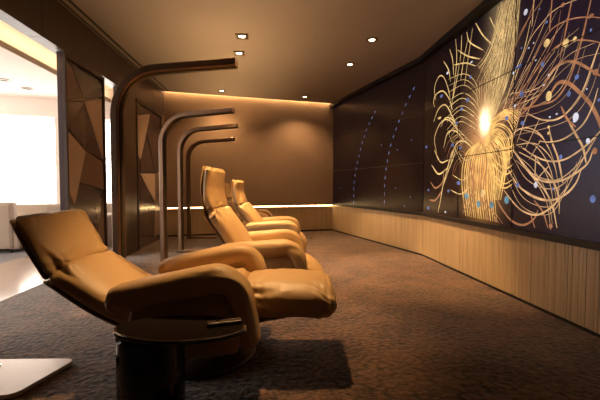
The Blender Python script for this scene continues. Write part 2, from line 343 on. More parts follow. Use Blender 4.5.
def cushion(name, path, y0, y1, thick, m, parent, rad=.4, puff=.15, creases=(), nu=70, nv=72, endr=.05, side_in=0., amp0=.0012, seed=0):
    """padded slab swept along path (x,z); lateral extent y0..y1; creases = (u, sigma, amplitude)"""
    bm = bmesh.new(); cy = (y0 + y1) / 2; hw = (y1 - y0) / 2
    P, Ltot = catmull(path, 200)
    # u samples, denser at the ends so they round off
    us = [.5 - .5 * math.cos(math.pi * i / nu) for i in range(nu + 1)]
    us = [.65 * u + .35 * i / nu for i, u in enumerate(us)]
    rings = []
    for u in us:
        f = u * 199; i = min(198, int(f)); c = P[i].lerp(P[i + 1], f - i)
        a = P[max(0, i - 2)]; b = P[min(199, i + 3)]; t = (b - a).normalized(); n = Vector((-t.y, t.x))
        th = thick(u) if callable(thick) else thick
        de = min(u, 1 - u) * Ltot
        k = 1. if de >= endr else math.sqrt(max(0, 1 - (1 - de / endr) ** 2)); k = max(k, .02)
        hh = th / 2 * k; ww = hw - endr * .8 * (1 - k); r = rad * th * k
        r = min(r, hh * .98, ww * .9)
        ring = []
        per = 4 * ((hh - r) + (ww - r)) + 2 * math.pi * r
        for j in range(nv):
            # rounded rectangle by angle mapping
            ang = 2 * math.pi * (j + .5) / nv; ca, sa = math.cos(ang), math.sin(ang)
            # superellipse-like mapping giving even spacing
            ex = .42
            py = math.copysign(abs(ca) ** ex, ca); pn = math.copysign(abs(sa) ** ex, sa)
            px_, pn_ = py * (ww - r), pn * (hh - r)
            y = px_ + r * ca; nn = pn_ + r * sa
            nn *= 1 + puff * (1 - (y / ww) ** 2)
            d = 0
            for cu, sg, am in creases:
                e = math.exp(-((u - cu) / sg) ** 2)
                if e > .01:
                    d -= am * 1.1 * math.exp(-((u - cu) / (sg * .22)) ** 2)
                    wv = noise.noise(Vector((y * 5, nn * 5, u * Ltot * 4 + seed))) * .9
                    q = noise.noise(Vector(((y + cy) * 17 + wv * 2, nn * 17 + wv, u * Ltot * 4 + seed * 1.7)))
                    q2 = noise.noise(Vector((u * Ltot * 22 + wv * 3, seed * 2.1 + (y + cy) * 4, nn * 5)))
                    d += am * 2.2 * e * (.4 - 2.2 * abs(q)) + am * 1.0 * e * (.3 - 2.0 * abs(q2))
            d += amp0 * 3 * noise.noise(Vector(((y + cy) * 6, u * Ltot * 6, nn * 6 + seed)))
            ln = math.hypot(ca, sa); d *= k
            y += d * math.copysign(abs(ca) ** 1.5, ca); nn += d * math.copysign(abs(sa) ** .7, sa)
            q3 = c + n * nn
            ring.append(bm.verts.new((q3.x, cy + y, q3.y)))
        rings.append(ring)
    for a, b in zip(rings, rings[1:]):
        for j in range(nv): bm.faces.new((a[j], a[(j + 1) % nv], b[(j + 1) % nv], b[j]))
    bm.faces.new(rings[0]); bm.faces.new(rings[-1])
    return link_mesh(name, bm, m, parent, smooth=True)

def ribbon_tube(bm, pts, nrm, w, t):
    """rectangular bar (w wide along y, t thick) swept through pts in the x,z plane, corners chamfered"""
    prof = []
    c = .006
    for sy, sn in ((-1, -1), (1, -1), (1, 1), (-1, 1)):
        a = (sy * w / 2, sn * (t / 2 - c)); b = (sy * (w / 2 - c), sn * t / 2)
        prof += [a, b] if sy * sn > 0 else [b, a]
    rings = []
    for p, n in zip(pts, nrm):
        rings.append([bm.verts.new((p[0] + n[0] * q[1], q[0], p[1] + n[1] * q[1])) for q in prof])
    m = len(prof)
    for a, b in zip(rings, rings[1:]):
        for j in range(m): bm.faces.new((a[j], a[(j + 1) % m], b[(j + 1) % m], b[j]))
    bm.faces.new(rings[0]); bm.faces.new(rings[-1])

# ================================================================ SETTING
H = 2.8
A = (1.36, 8.15); K = (2.155, 5.05); B = (2.16, -2.0); LB = (-2.07, 7.35)
box('floor', -2.35, 2.6, -2.05, 8.4, -.05, 0, M['carpet'], kind='structure')
box('lounge_floor', -3.5, -2.352, -2.05, 8.4, -.05, 0, M['stonefloor'], kind='structure')
box('lounge_carpet', -7.2, -3.502, -2.05, 8.4, -.05, .0, M['carpet_lounge'], kind='structure')
# ceiling with a slot for the cove light along the back wall
bd = Vector((A[0] - LB[0], A[1] - LB[1])).normalized(); bn = Vector((bd.y, -bd.x))      # bn points into the room
def off(p, d): return (p[0] + bn.x * d, p[1] + bn.y * d)
bm = bmesh.new()
c1 = off((LB[0] - .3 * bd.x, LB[1] - .3 * bd.y), .16); c2 = off((A[0] + .9 * bd.x, A[1] + .9 * bd.y), .16)
for z in (H,):
    poly = [(-2.12, -2.05), (2.5, -2.05), (2.5, c2[1]), c2, c1, (-2.36, c1[1])]
    lo = [bm.verts.new((x, y, z)) for x, y in poly]; hi = [bm.verts.new((x, y, z + .05)) for x, y in poly]
    bm.faces.new(lo); bm.faces.new(hi)
    for i in range(len(poly)): bm.faces.new((lo[i], lo[(i + 1) % 6], hi[(i + 1) % 6], hi[i]))
link_mesh('ceiling', bm, M['ceiling'], kind='structure')
box('ceiling_void', -2.6, 2.6, 6.4, 9.0, H + .16, H + .2, M['ceiling'], kind='structure')
# back wall: upper panel stands proud of the ribbed lower part
le = (LB[0] - .02 * bd.x, LB[1] - .02 * bd.y); re = (A[0] + .02, A[1] + .005)
bm = bmesh.new(); obox(bm, le, re, -.10, 0.0, -.02, H + .2); link_mesh('wall_back', bm, M['ledge'], kind='structure')
bm = bmesh.new(); obox(bm, le, re, 0.001, .05, .575, H + .12); link_mesh('wall_back_panel', bm, M['backwall'], kind='structure')
def ribs(name, a, b, pitch, depth, z0, z1, off0=0.002, gapp=14):
    bm = bmesh.new(); d = Vector((b[0] - a[0], b[1] - a[1])); Lr = d.length; d.normalize(); s = 0; i = 0
    rr = random.Random(name)
    while s < Lr - pitch * .5:
        wv = pitch * (1. if rr.random() < .6 else .75)
        g = .003 if i % gapp else .007
        e = min(Lr, s + wv - g)
        obox(bm, (a[0] + d.x * s, a[1] + d.y * s), (a[0] + d.x * e, a[1] + d.y * e), off0, off0 + depth * rr.choice((.75, .9, 1)), z0, z1)
        s += wv; i += 1
    return link_mesh(name, bm, M['slat'], kind='structure')
ribs('trim_1', le, re, .045, .018, .03, .55)
bm = bmesh.new(); obox(bm, le, re, .004, .016, .557, .569); link_mesh('trim_2', bm, M['led'], kind='structure')
bm = bmesh.new(); obox(bm, off(le, .05), off(re, .05), .012, .05, H + .06, H + .08); link_mesh('trim_3', bm, M['cove'], kind='structure')
bm = bmesh.new(); obox(bm, le, re, .002, .012, 0.0, .03); link_mesh('baseboard_back', bm, M['black'], kind='structure')
# right wall, kinked at K
bm = bmesh.new(); obox(bm, A, K, -.12, -.001, -.02, H + .2); link_mesh('wall_right_far', bm, M['ledge'], kind='structure')
bm = bmesh.new(); obox(bm, K, B, -.12, -.001, -.02, H + .2); link_mesh('wall_right', bm, M['ledge'], kind='structure')
ribs('trim_4', A, K, .04, .005, .025, .575, gapp=22); ribs('trim_5', K, B, .036, .008, .025, .575, gapp=16)
for i, (a, b) in enumerate(((A, K), (K, B))):
    bm = bmesh.new(); obox(bm, a, b, 0, .008, 0, .025); link_mesh('baseboard_right' if i else 'baseboard_right_far', bm, M['black'], kind='structure')
# wall behind the camera, unseen side wall lengthened to keep daylight off the foreground
box('wall_front', -7.2, 2.6, -2.2, -2.05, 0, 2.9, M['header'], kind='structure')
box('wall_left_unseen', -2.19, -2.07, -2.04, 2.3, 0, 2.352, M['header'], kind='structure')
# header above the openings with panel joints
bm = bmesh.new(); y = -2.04
while y < 7.36:
    e = min(7.37, y + .62); add_box(bm, -2.2, -2.07, y, e - .006, 2.352, H - .002); y += .62
link_mesh('trim_6', bm, M['header'], kind='structure')
# ceiling slots beside the header
bm = bmesh.new(); add_box(bm, -2.05, -2.028, -2.0, 7.2, H - .004, H + .001); add_box(bm, -1.968, -1.942, -2.0, 7.2, H - .004, H + .001)
link_mesh('trim_7', bm, M['black'], kind='structure')
# smooth wall pier between the folding panels and end pier
box('wall_left_pier', -2.19, -2.07, 5.30, 5.80, 0, 2.352, M['header'], kind='structure')
box('wall_left_end', -2.19, -2.072, 7.12, 7.36, 0, 2.352, M['backwall'], kind='structure')

# ---- lounge beyond
box('lounge_ceiling', -3.45, -2.2, -2.05, 8.2, 2.80, 2.85, M['lounge_white'], kind='structure')
box('lounge_ceiling_low', -7.2, -3.02, -2.05, 8.2, 2.55, 2.57, M['lounge_white'], kind='structure')
box('trim_8', -3.02, -3.0, -2.05, 8.2, 2.55, 2.62, M['fascia'], kind='structure')
box('trim_9', -3.47, -3.45, -2.05, 8.2, 2.57, 2.85, M['lounge_white'], kind='structure')
box('trim_10', -3.16, -3.10, -2.0, 7.2, 2.575, 2.595, M['cove_lounge'], kind='structure')
# window wall (parallel to the back wall)
wa = (-7.3, 6.13); wb = LB
def wp(s): return (wb[0] - bd.x * s, wb[1] - bd.y * s)
def wseg(name, s0, s1, z0, z1, m, t0=-.12, t1=.0):
    bm = bmesh.new(); obox(bm, wp(s1), wp(s0), t0, t1, z0, z1); return link_mesh(name, bm, m, kind='structure')
wseg('wall_lounge_sill', .12, 5.3, 0, .66, M['fabric_sofa']); wseg('wall_lounge_lintel', .12, 5.3, 2.24, 2.9, M['lounge_white'])
wseg('wall_lounge_end', .12, .55, .66, 2.24, M['lounge_white'])
wn = 0
for s0, s1 in ((.55, 1.83), (1.83, 3.11), (3.11, 4.39), (4.39, 5.3)):
    wn += 1; bm = bmesh.new()
    obox(bm, wp(s0 + .05), wp(s0), -.10, -.04, .66, 2.24); obox(bm, wp(s1), wp(s1 - .05), -.10, -.04, .66, 2.24)
    for z in (.66, .90, 1.50, 2.20): obox(bm, wp(s1 - .05), wp(s0 + .05), -.08, -.06, z, z + .02)
    link_mesh('window_%d' % wn, bm, M['frame'], kind='structure')
g = bpy.data.materials.new('window_glass'); g.use_nodes = True; nt = g.node_tree
for n in list(nt.nodes):
    if n.type != 'OUTPUT_MATERIAL': nt.nodes.remove(n)
tr = nt.nodes.new('ShaderNodeBsdfTransparent'); gl = nt.nodes.new('ShaderNodeBsdfGlossy'); gl.inputs['Roughness'].default_value = .02
mx = nt.nodes.new('ShaderNodeMixShader'); mx.inputs[0].default_value = .06
nt.links.new(tr.outputs[0], mx.inputs[1]); nt.links.new(gl.outputs[0], mx.inputs[2]); nt.links.new(mx.outputs[0], nt.nodes['Material Output'].inputs[0])
wseg('window_5', .57, 5.28, .68, 2.22, g, -.074, -.068)
# side wall of the lounge, with an unseen window band added for daylight
box('wall_lounge_side_low', -7.2, -7.1, -2.05, 6.3, 0, .5, M['lounge_white'], kind='structure')
box('wall_lounge_side_high', -7.2, -7.1, -2.05, 6.3, 2.35, 2.9, M['lounge_white'], kind='structure')
bm = bmesh.new()
for i in range(7): add_box(bm, -7.18, -7.12, -2.05 + i * 1.37, -1.99 + i * 1.37, .5, 2.35)
link_mesh('window_6', bm, M['frame'], kind='structure')
m_ = wp(2.9); portal((m_[0] - bn.x * .2, m_[1] - bn.y * .2, 1.45), (math.radians(-90), 0, math.atan2(bd.y, bd.x)), 4.8, 1.6)
portal((-7.25, 2.1, 1.42), (0, math.radians(-90), 0), 1.85, 8.2)

# ================================================================ VIDEO WALL
def dist_fade(nt, src, cx, cz, rx, rz):
    pass
scr = bpy.data.materials.new('screen_picture'); scr.use_nodes = True; nt = scr.node_tree; N = nt.nodes; Lk = nt.links
p = N['Principled BSDF']; p.inputs['Base Color'].default_value = (.010, .005, .003, 1); p.inputs['Roughness'].default_value = .25; p.inputs['Specular IOR Level'].default_value = .22
geo = N.new('ShaderNodeNewGeometry')
def glow(c, r, power):
    v = N.new('ShaderNodeVectorMath'); v.operation = 'SUBTRACT'; v.inputs[1].default_value = c; Lk.new(geo.outputs['Position'], v.inputs[0])
    s = N.new('ShaderNodeVectorMath'); s.operation = 'DIVIDE'; s.inputs[1].default_value = r; Lk.new(v.outputs[0], s.inputs[0])
    l = N.new('ShaderNodeVectorMath'); l.operation = 'LENGTH'; Lk.new(s.outputs[0], l.inputs[0])
    q = N.new('ShaderNodeMath'); q.operation = 'MULTIPLY'; Lk.new(l.outputs['Value'], q.inputs[0]); Lk.new(l.outputs['Value'], q.inputs[1])
    e = N.new('ShaderNodeMath'); e.operation = 'MULTIPLY'; e.inputs[1].default_value = -power; Lk.new(q.outputs[0], e.inputs[0])
    x = N.new('ShaderNodeMath'); x.operation = 'EXPONENT'; Lk.new(e.outputs[0], x.inputs[0]); return x.outputs[0]
def addc(prev, fac, col):
    m = N.new('ShaderNodeVectorMath'); m.operation = 'SCALE'; m.inputs[0].default_value = col; Lk.new(fac, m.inputs['Scale'])
    if prev is None: return m.outputs[0]
    a = N.new('ShaderNodeVectorMath'); a.operation = 'ADD'; Lk.new(prev, a.inputs[0]); Lk.new(m.outputs[0], a.inputs[1]); return a.outputs[0]
acc = None
for c, r, pw, col in (((2.15, 3.56, 1.66), (9, .08, .105), 1, (5., 3.6, 2.0)),
                      ((2.15, 3.60, 1.60), (9, .28, .42), 1, (.50, .25, .10)),
                      ((2.15, 3.62, 1.12), (9, .24, .36), 1, (.85, .36, .08)),
                      ((2.15, 3.36, 2.40), (9, .17, .50), 1, (.20, .14, .07)),
                      ((2.15, 3.0, 1.8), (9, 1.1, 1.3), 1, (.004, .002, .007)),
                      ((2.15, 2.2, 1.2), (9, .5, .55), 1, (.035, .035, .045)),
                      ((2.15, 2.4, 2.0), (9, .8, .9), 1, (.003, .002, .007))):
    acc = addc(acc, glow(c, r, pw), col)
base = N.new('ShaderNodeVectorMath'); base.operation = 'ADD'; base.inputs[1].default_value = (.0065, .003, .003); Lk.new(acc, base.inputs[0])
Lk.new(base.outputs[0], p.inputs['Emission Color']); p.inputs['Emission Strength'].default_value = SCREEN

def emis(name, col, s):
    m = bpy.data.materials.new(name); m.use_nodes = True; n = m.node_tree.nodes; l = m.node_tree.links
    pp = n['Principled BSDF']; pp.inputs['Base Color'].default_value = (.02, .02, .02, 1)
    tcn = n.new('ShaderNodeTexCoord'); no = n.new('ShaderNodeTexNoise'); no.inputs['Scale'].default_value = 9; no.inputs['Detail'].default_value = 3
    rp = n.new('ShaderNodeValToRGB'); rp.color_ramp.elements[0].position = .3; rp.color_ramp.elements[1].position = .7
    rp.color_ramp.elements[0].color = (*[c * .55 * s for c in col], 1); rp.color_ramp.elements[1].color = (*[c * 1.35 * s for c in col], 1)
    l.new(tcn.outputs['Object'], no.inputs['Vector']); l.new(no.outputs['Fac'], rp.inputs[0]); l.new(rp.outputs[0], pp.inputs['Emission Color'])
    pp.inputs['Emission Strength'].default_value = 1; return m
SC = {'S': emis('picture_amber', (1., .56, .16), 1.05), 'P': emis('picture_peach', (.82, .47, .22), .85), 'G': emis('picture_gold', (.95, .62, .24), .95), 'O': emis('picture_copper', (.62, .25, .11), .62), 'B': emis('picture_blue', (.30, .42, 1.), .38),
      'W': emis('picture_white', (.9, .88, 1.), .7), 'T': emis('picture_teal', (.22, .45, .55), .6), 'D': emis('picture_dash', (.28, .42, .95), .5)}
SX = 2.148   # plane of the picture on the long section
vw = empty('video_wall', 'long kinked video wall of joined black panels showing golden light trails on dark purple', 'video wall', (2.15, 3.5, 0))
INV = Matrix.Translation((-2.15, -3.5, 0))
def vpart(name, bm, m, kind=None):
    bm.transform(INV); o = link_mesh(name, bm, m, vw)
    if kind: o['kind'] = kind
    return o
fr = bmesh.new()
obox(fr, A, K, 0, .035, .577, .625); obox(fr, K, B, 0, .035, .577, .625)
obox(fr, A, K, 0, .10, 2.735, H); obox(fr, K, B, 0, .10, 2.735, H); obox(fr, A, (A[0] + .01, A[1] - .045), 0, .035, .577, H)
vpart('frame', fr, M['black'])
rows = [(.627, 1.328), (1.331, 2.030), (2.033, 2.733)]
d1 = (Vector(K) - Vector(A)); L1 = d1.length; d1.normalize()
for k in range(3):
    s0, s1 = .045 + k * (L1 - .045) / 3, .045 + (k + 1) * (L1 - .045) / 3 - .003
    for z0, z1 in rows:
        bm = bmesh.new(); obox(bm, tuple(Vector(A) + d1 * s0), tuple(Vector(A) + d1 * s1), 0, .010, z0, z1); vpart('display_panel', bm, scr)
for k in range(6):
    y1 = 5.045 - k * .963; y0 = y1 - .960
    for z0, z1 in rows:
        bm = bmesh.new(); obox(bm, (2.16, y1), (2.16, y0), 0, .010, z0, z1); vpart('display_panel', bm, scr)

bz = bmesh.new()
for z in (1.3295, 2.0315): add_box(bz, 2.1440, 2.1500, -.8, 5.04, z - .0035, z + .0035)
for k in range(1, 6): add_box(bz, 2.1440, 2.1500, 5.0435 - k * .963 - .003, 5.0435 - k * .963 + .003, .627, 2.733)
vpart('bezel', bz, M['black'])
def clip_ok(y, z): return z > .635 and z < 2.728 and y < 5.03
def seam_ok(z): return all(abs(z - s) > .004 for s in (1.3295, 2.0315))
def strip(bm, pts, width, x=SX, taper=True, n=None):
    P, Lt = catmull(pts, n or max(12, min(60, int(8 + 24 * sum((Vector(b) - Vector(a)).length for a, b in zip(pts, pts[1:]))))))
    prev = None; N_ = len(P)
    for i, q in enumerate(P):
        t = (P[min(N_ - 1, i + 1)] - P[max(0, i - 1)]).normalized(); n_ = Vector((-t.y, t.x))
        wd = width / 2 * (1 if not taper else min(1, .45 + 3 * min(i, N_ - 1 - i) / N_))
        cur = (q + n_ * wd, q - n_ * wd)
        ok = clip_ok(q.x, q.y)
        if prev and ok and prev[1]:
            vs = [bm.verts.new((x, v.x, v.y)) for v in (prev[0][0], prev[0][1], cur[1], cur[0])]
            bm.faces.new(vs)
        prev = (cur, ok)
trail_bm = {k: bmesh.new() for k in 'GOPSBWT'}
lay = 0
for wd, c, pts in TRAILS:
    if c == 'G' and sum(q[0] for q in pts) / len(pts) < 3.08: c = 'P'; wd *= .85
    lay += 1; strip(trail_bm[c], pts, wd, SX - .0004 * (lay % 5))
for n, wd, c, ga, gb in FANS:
    low = sum(q[1] for q in ga + gb) / len(ga + gb) < 1.62 and sum(q[0] for q in ga + gb) / len(ga + gb) > 3.25 and c in 'GO'
    if low and sum(q[0] for q in ga + gb) / len(ga + gb) < 3.85: c = 'S' if c == 'G' else 'O'; wd *= 1.5
    rr = random.Random(n * 31 + int(wd * 1e5))
    for i in range(n):
        f = (i + .5 * rr.random()) / max(1, n - 1); f = min(1, f); lay += 1
        pts = [tuple(Vector(a).lerp(Vector(b), f)) for a, b in zip(ga, gb)]
        strip(trail_bm[c], pts, wd * rr.uniform(.4, .85), SX - .0004 * (lay % 5))
for y, z, ry, rz, c in DOTS:
    if not clip_ok(y, z): continue
    bm = trail_bm[c]; vs = [bm.verts.new((SX - .0024, y + ry * math.cos(a * math.pi / 6), z + rz * math.sin(a * math.pi / 6))) for a in range(12)]
    bm.faces.new(vs)
for k, nm in (('G', 'golden_light_trails'), ('O', 'copper_light_trails'), ('P', 'peach_light_trails'), ('S', 'amber_light_streams'), ('B', 'blue_light_dots'), ('W', 'white_light_dots'), ('T', 'teal_light_dots')):
    vpart(nm, trail_bm[k], SC[k])
# dashed arcs on the far section
n1 = Vector((d1.y, -d1.x)); bm = bmesh.new()
def far(s, z, o=.0125): q = Vector(A) + d1 * s + n1 * o; return (q.x, q.y, z)
for arc in DASHES:
    P, Lt = catmull(arc, 200); nd = 15
    for i in range(nd):
        a = int(i * 199 / nd); b = a + int(199 / nd * .6)
        t = (P[b] - P[a]).normalized(); n_ = Vector((-t.y, t.x)) * .010
        q = [P[a], P[a].lerp(P[b], .5) + n_, P[b], P[a].lerp(P[b], .5) - n_]
        bm.faces.new([bm.verts.new(far(v.x, v.y)) for v in q])
for s, z in SPECKS:
    bm.faces.new([bm.verts.new(far(s + .010 * math.cos(a * math.pi / 4), z + .010 * math.sin(a * math.pi / 4))) for a in range(8)])
vpart('dashed_blue_arcs', bm, SC['D'])

# ================================================================ FACETED PANELS in the left openings
def facet_panel(label, y0, y1, x, tris, grp=None):
    t = empty('folding_panel', label, 'panel', (x, (y0 + y1) / 2, 0))
    bm = bmesh.new(); yc = (y0 + y1) / 2
    add_box(bm, -.05, 0, y0 - yc, y1 - yc, 0.004, 2.345); link_mesh('backing', bm, M['facet_dark'], t)
    bm = bmesh.new()
    for a, b in ((y0, y0 + .03), (y1 - .03, y1)): add_box(bm, .0, .03, a - yc, b - yc, .004, 2.34)
    add_box(bm, .0, .03, y0 - yc + .03, y1 - yc - .03, 2.30, 2.34); link_mesh('edge_frame', bm, M['header'], t)
    for pts, m, lift in tris:
        bm = bmesh.new(); c = (sum(p[0] for p in pts) / len(pts), sum(p[1] for p in pts) / len(pts)); n = len(pts)
        lo = [bm.verts.new((.001, p[0] - yc, p[1])) for p in pts]
        hi = [bm.verts.new((.004 + lift * ((i * 7) % 3) / 2, p[0] - yc + (c[0] - p[0]) * .03, p[1] + (c[1] - p[1]) * .03)) for i, p in enumerate(pts)]
        bm.faces.new(lo); bmesh.ops.triangulate(bm, faces=[bm.faces.new(hi)])
        for i in range(n): bm.faces.new((lo[i], lo[(i + 1) % n], hi[(i + 1) % n], hi[i]))
        link_mesh('facet', bm, M[m], t)
    return t
ya, yb = 3.87, 4.74
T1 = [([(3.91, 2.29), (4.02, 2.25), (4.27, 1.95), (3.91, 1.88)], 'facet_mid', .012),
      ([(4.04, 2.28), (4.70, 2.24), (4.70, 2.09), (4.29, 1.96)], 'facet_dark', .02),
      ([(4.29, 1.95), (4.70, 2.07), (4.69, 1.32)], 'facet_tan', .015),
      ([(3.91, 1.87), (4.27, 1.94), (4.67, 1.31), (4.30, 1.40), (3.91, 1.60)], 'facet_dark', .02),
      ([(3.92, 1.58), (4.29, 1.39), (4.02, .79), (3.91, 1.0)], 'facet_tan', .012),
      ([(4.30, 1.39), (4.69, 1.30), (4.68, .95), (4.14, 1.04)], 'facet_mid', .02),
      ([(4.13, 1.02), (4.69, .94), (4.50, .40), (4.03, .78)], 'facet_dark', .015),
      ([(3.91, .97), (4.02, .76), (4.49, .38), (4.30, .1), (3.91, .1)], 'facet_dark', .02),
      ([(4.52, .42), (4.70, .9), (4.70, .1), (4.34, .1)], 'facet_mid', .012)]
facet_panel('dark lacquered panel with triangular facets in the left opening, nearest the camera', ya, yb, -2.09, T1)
T2 = [([(5.90, 2.29), (6.50, 2.24), (5.90, 2.12)], 'facet_dark', .02), ([(5.90, 2.10), (6.50, 2.23), (6.0, 1.42), (5.90, 1.5)], 'facet_tan', .012),
      ([(6.52, 2.26), (7.04, 2.28), (7.04, 1.3), (6.72, 1.25), (6.3, 1.9)], 'facet_dark', .02), ([(6.28, 1.88), (6.70, 1.25), (6.0, 1.22), (6.0, 1.40)], 'facet_dark', .015),
      ([(6.0, 1.20), (6.71, 1.22), (6.69, .71)], 'facet_tan', .012), ([(5.90, 1.2), (5.98, 1.19), (6.68, .68), (6.6, .1), (5.90, .1)], 'facet_dark', .015),
      ([(6.73, 1.22), (7.04, 1.27), (7.04, .1), (6.63, .1), (6.71, .7)], 'facet_mid', .012)]
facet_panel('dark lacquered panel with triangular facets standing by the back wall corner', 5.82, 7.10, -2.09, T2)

# ================================================================ DOWNLIGHTS
LAB = ['recessed ceiling downlight, farther left-hand one but one of the near pair', '', '', '', '', '', '', '']
LAB = ['square downlight in the ceiling, uppermost of the two above the nearest bronze arm tip', 'square downlight in the ceiling just above the nearest bronze arm tip',
       'recessed downlight nearest the camera on the video wall side', 'recessed downlight on the video wall side, farther of its pair',
       'small recessed downlight near the back wall, left one', 'small recessed downlight near the back wall, right one',
       'recessed downlight above the nearest recliner, out of the frame', 'recessed downlight out of the frame beside the golden picture']
for i, (x, y, wt, aim, cone) in enumerate(SPOTS):
    t = empty('ceiling_downlight', LAB[i], 'downlight', (x, y, H), 0, 'ceiling downlights')
    sq = i in (0, 1); r = .055
    bm = bmesh.new()
    if sq:
        for a in ((-.075, .075, -.075, -.045), (-.075, .075, .045, .075), (-.075, -.045, -.045, .045), (.045, .075, -.045, .045)): add_box(bm, *a, -.012, 0)
    else:
        lathe(bm, [(.046, -.001), (.046, -.012), (.066, -.010), (.072, -.001)], n=32)
        bmesh.ops.delete(bm, geom=[f for f in bm.faces if len(f.verts) > 4], context='FACES_ONLY')
    link_mesh('trim_ring', bm, M['ring'], t)
    bm = bmesh.new(); add_cyl(bm, 0, 0, -.006, -.001, .036, n=24); link_mesh('lens', bm, M['lamp_glow'], t)
    l = bpy.data.lights.new('downlight_beam', 'SPOT'); l.energy = wt; l.color = WARM; l.spot_size = math.radians(cone); l.spot_blend = .7; l.shadow_soft_size = .07 if i == 6 else .03
    o = bpy.data.objects.new('downlight_beam', l); COL.objects.link(o); o.parent = t; o.location = (0, 0, -.045)
    dv = Vector((aim[0] - x, aim[1] - y, -H)); o.rotation_euler = dv.to_track_quat('-Z', 'Y').to_euler()

# ================================================================ ARCHED LAMPS
def make_arch():
    t = empty('arched_floor_lamp', '', 'floor lamp', (0, 0, 0), 0, 'arched bronze lamps beside the recliners')
    w_, t_ = .10, .054
    # upright + bend + arm, in x,z
    R = .33; pts = []; nr = []
    top = 1.845; tl = math.radians(4)
    for z in (.03, .3, .7, 1.1, top - R): pts.append((0, z)); nr.append((-1, 0))
    a1 = math.radians(90) - tl
    for k in range(1, 17):
        a = a1 * k / 16; pts.append((R - R * math.cos(a), top - R + R * math.sin(a))); nr.append((-math.cos(a), math.sin(a)))
    x0, z0 = pts[-1]
    for k in (.2, .6, 1.): pts.append((x0 + .58 * k, z0 + .58 * k * math.tan(tl))); nr.append((-math.sin(tl), math.cos(tl)))
    bm = bmesh.new(); ribbon_tube(bm, pts, nr, w_, t_); link_mesh('arched_pole', bm, M['bronze'], t)
    # raised centre spine on the outer face
    bm = bmesh.new(); ribbon_tube(bm, [(p[0] - n[0] * (t_ / 2 + .002), p[1] - n[1] * (t_ / 2 + .002)) for p, n in zip(pts, nr)], nr, .045, .014)
    link_mesh('inner_channel', bm, M['bracket'], t)
    # foot bar with rounded heel
    fp = [(-.0, .06)]; fn = [(-1, 0)]
    bm = bmesh.new(); add_box(bm, -.03, .52, -w_ / 2, w_ / 2, .002, .034, bevel=.006); link_mesh('foot_bar', bm, M['bronze'], t)
    bm = bmesh.new(); add_box(bm, -.05, .06, -.06, .06, .0, .02, bevel=.005); link_mesh('heel_plate', bm, M['bracket'], t)
    xe, ze = pts[-1]
    for k in range(3):
        bm = bmesh.new(); lathe(bm, [(.010, -.003), (.010, 0)], xe - .03 - .04 * k, 0, 16)
        bm.transform(Matrix.Translation((0, 0, ze - t_ / 2 - .003 - .0028 * k))); link_mesh('light_spot', bm, M['chrome'], t)
    bm = bmesh.new(); add_box(bm, xe - .16, xe - .04, -.015, .015, ze + t_ / 2 - .016, ze + t_ / 2 - .006); link_mesh('added_up_light', bm, M['lamp_glow'], t)  # glowing strip added to go with the extra upward beam
    l = bpy.data.lights.new('added_up_light_beam', 'SPOT'); l.energy = ADDED_UPLIGHT; l.color = WARM; l.spot_size = math.radians(150); l.spot_blend = .6; l.shadow_soft_size = .005  # lamp added on the arm to brighten the ceiling above
    lo = bpy.data.objects.new('added_up_light_beam', l); COL.objects.link(lo); lo.parent = t; lo.location = (xe - .10, 0, ze + .034); lo.rotation_euler = (math.pi, 0, 0)
    return t
def copy_tree(o, parent=None):
    c = o.copy(); COL.objects.link(c)
    if parent: c.parent = parent
    for ch in list(o.children): copy_tree(ch, c)
    return c
arch = make_arch()
LAMPS = [(-1.345, 2.70, 'tallest looking arched bronze lamp, nearest the camera, rising behind the front recliner'),
         (-1.655, 4.42, 'second arched bronze lamp from the camera, standing behind the high backed recliner'),
         (-1.80, 5.5, 'third arched bronze lamp from the camera, with its foot bar showing on the carpet'),
         (-2.12, 6.95, 'farthest and lowest looking arched bronze lamp, nearest the back wall')]
for i, (r, z, lab) in enumerate(LAMPS):
    o = arch if i == 0 else copy_tree(arch); x, y = view_xy(r, z)
    o.location = (x, y, 0); o.rotation_euler = (0, 0, -YAW - math.radians((2, 8, 7, 2)[i])); o['label'] = lab

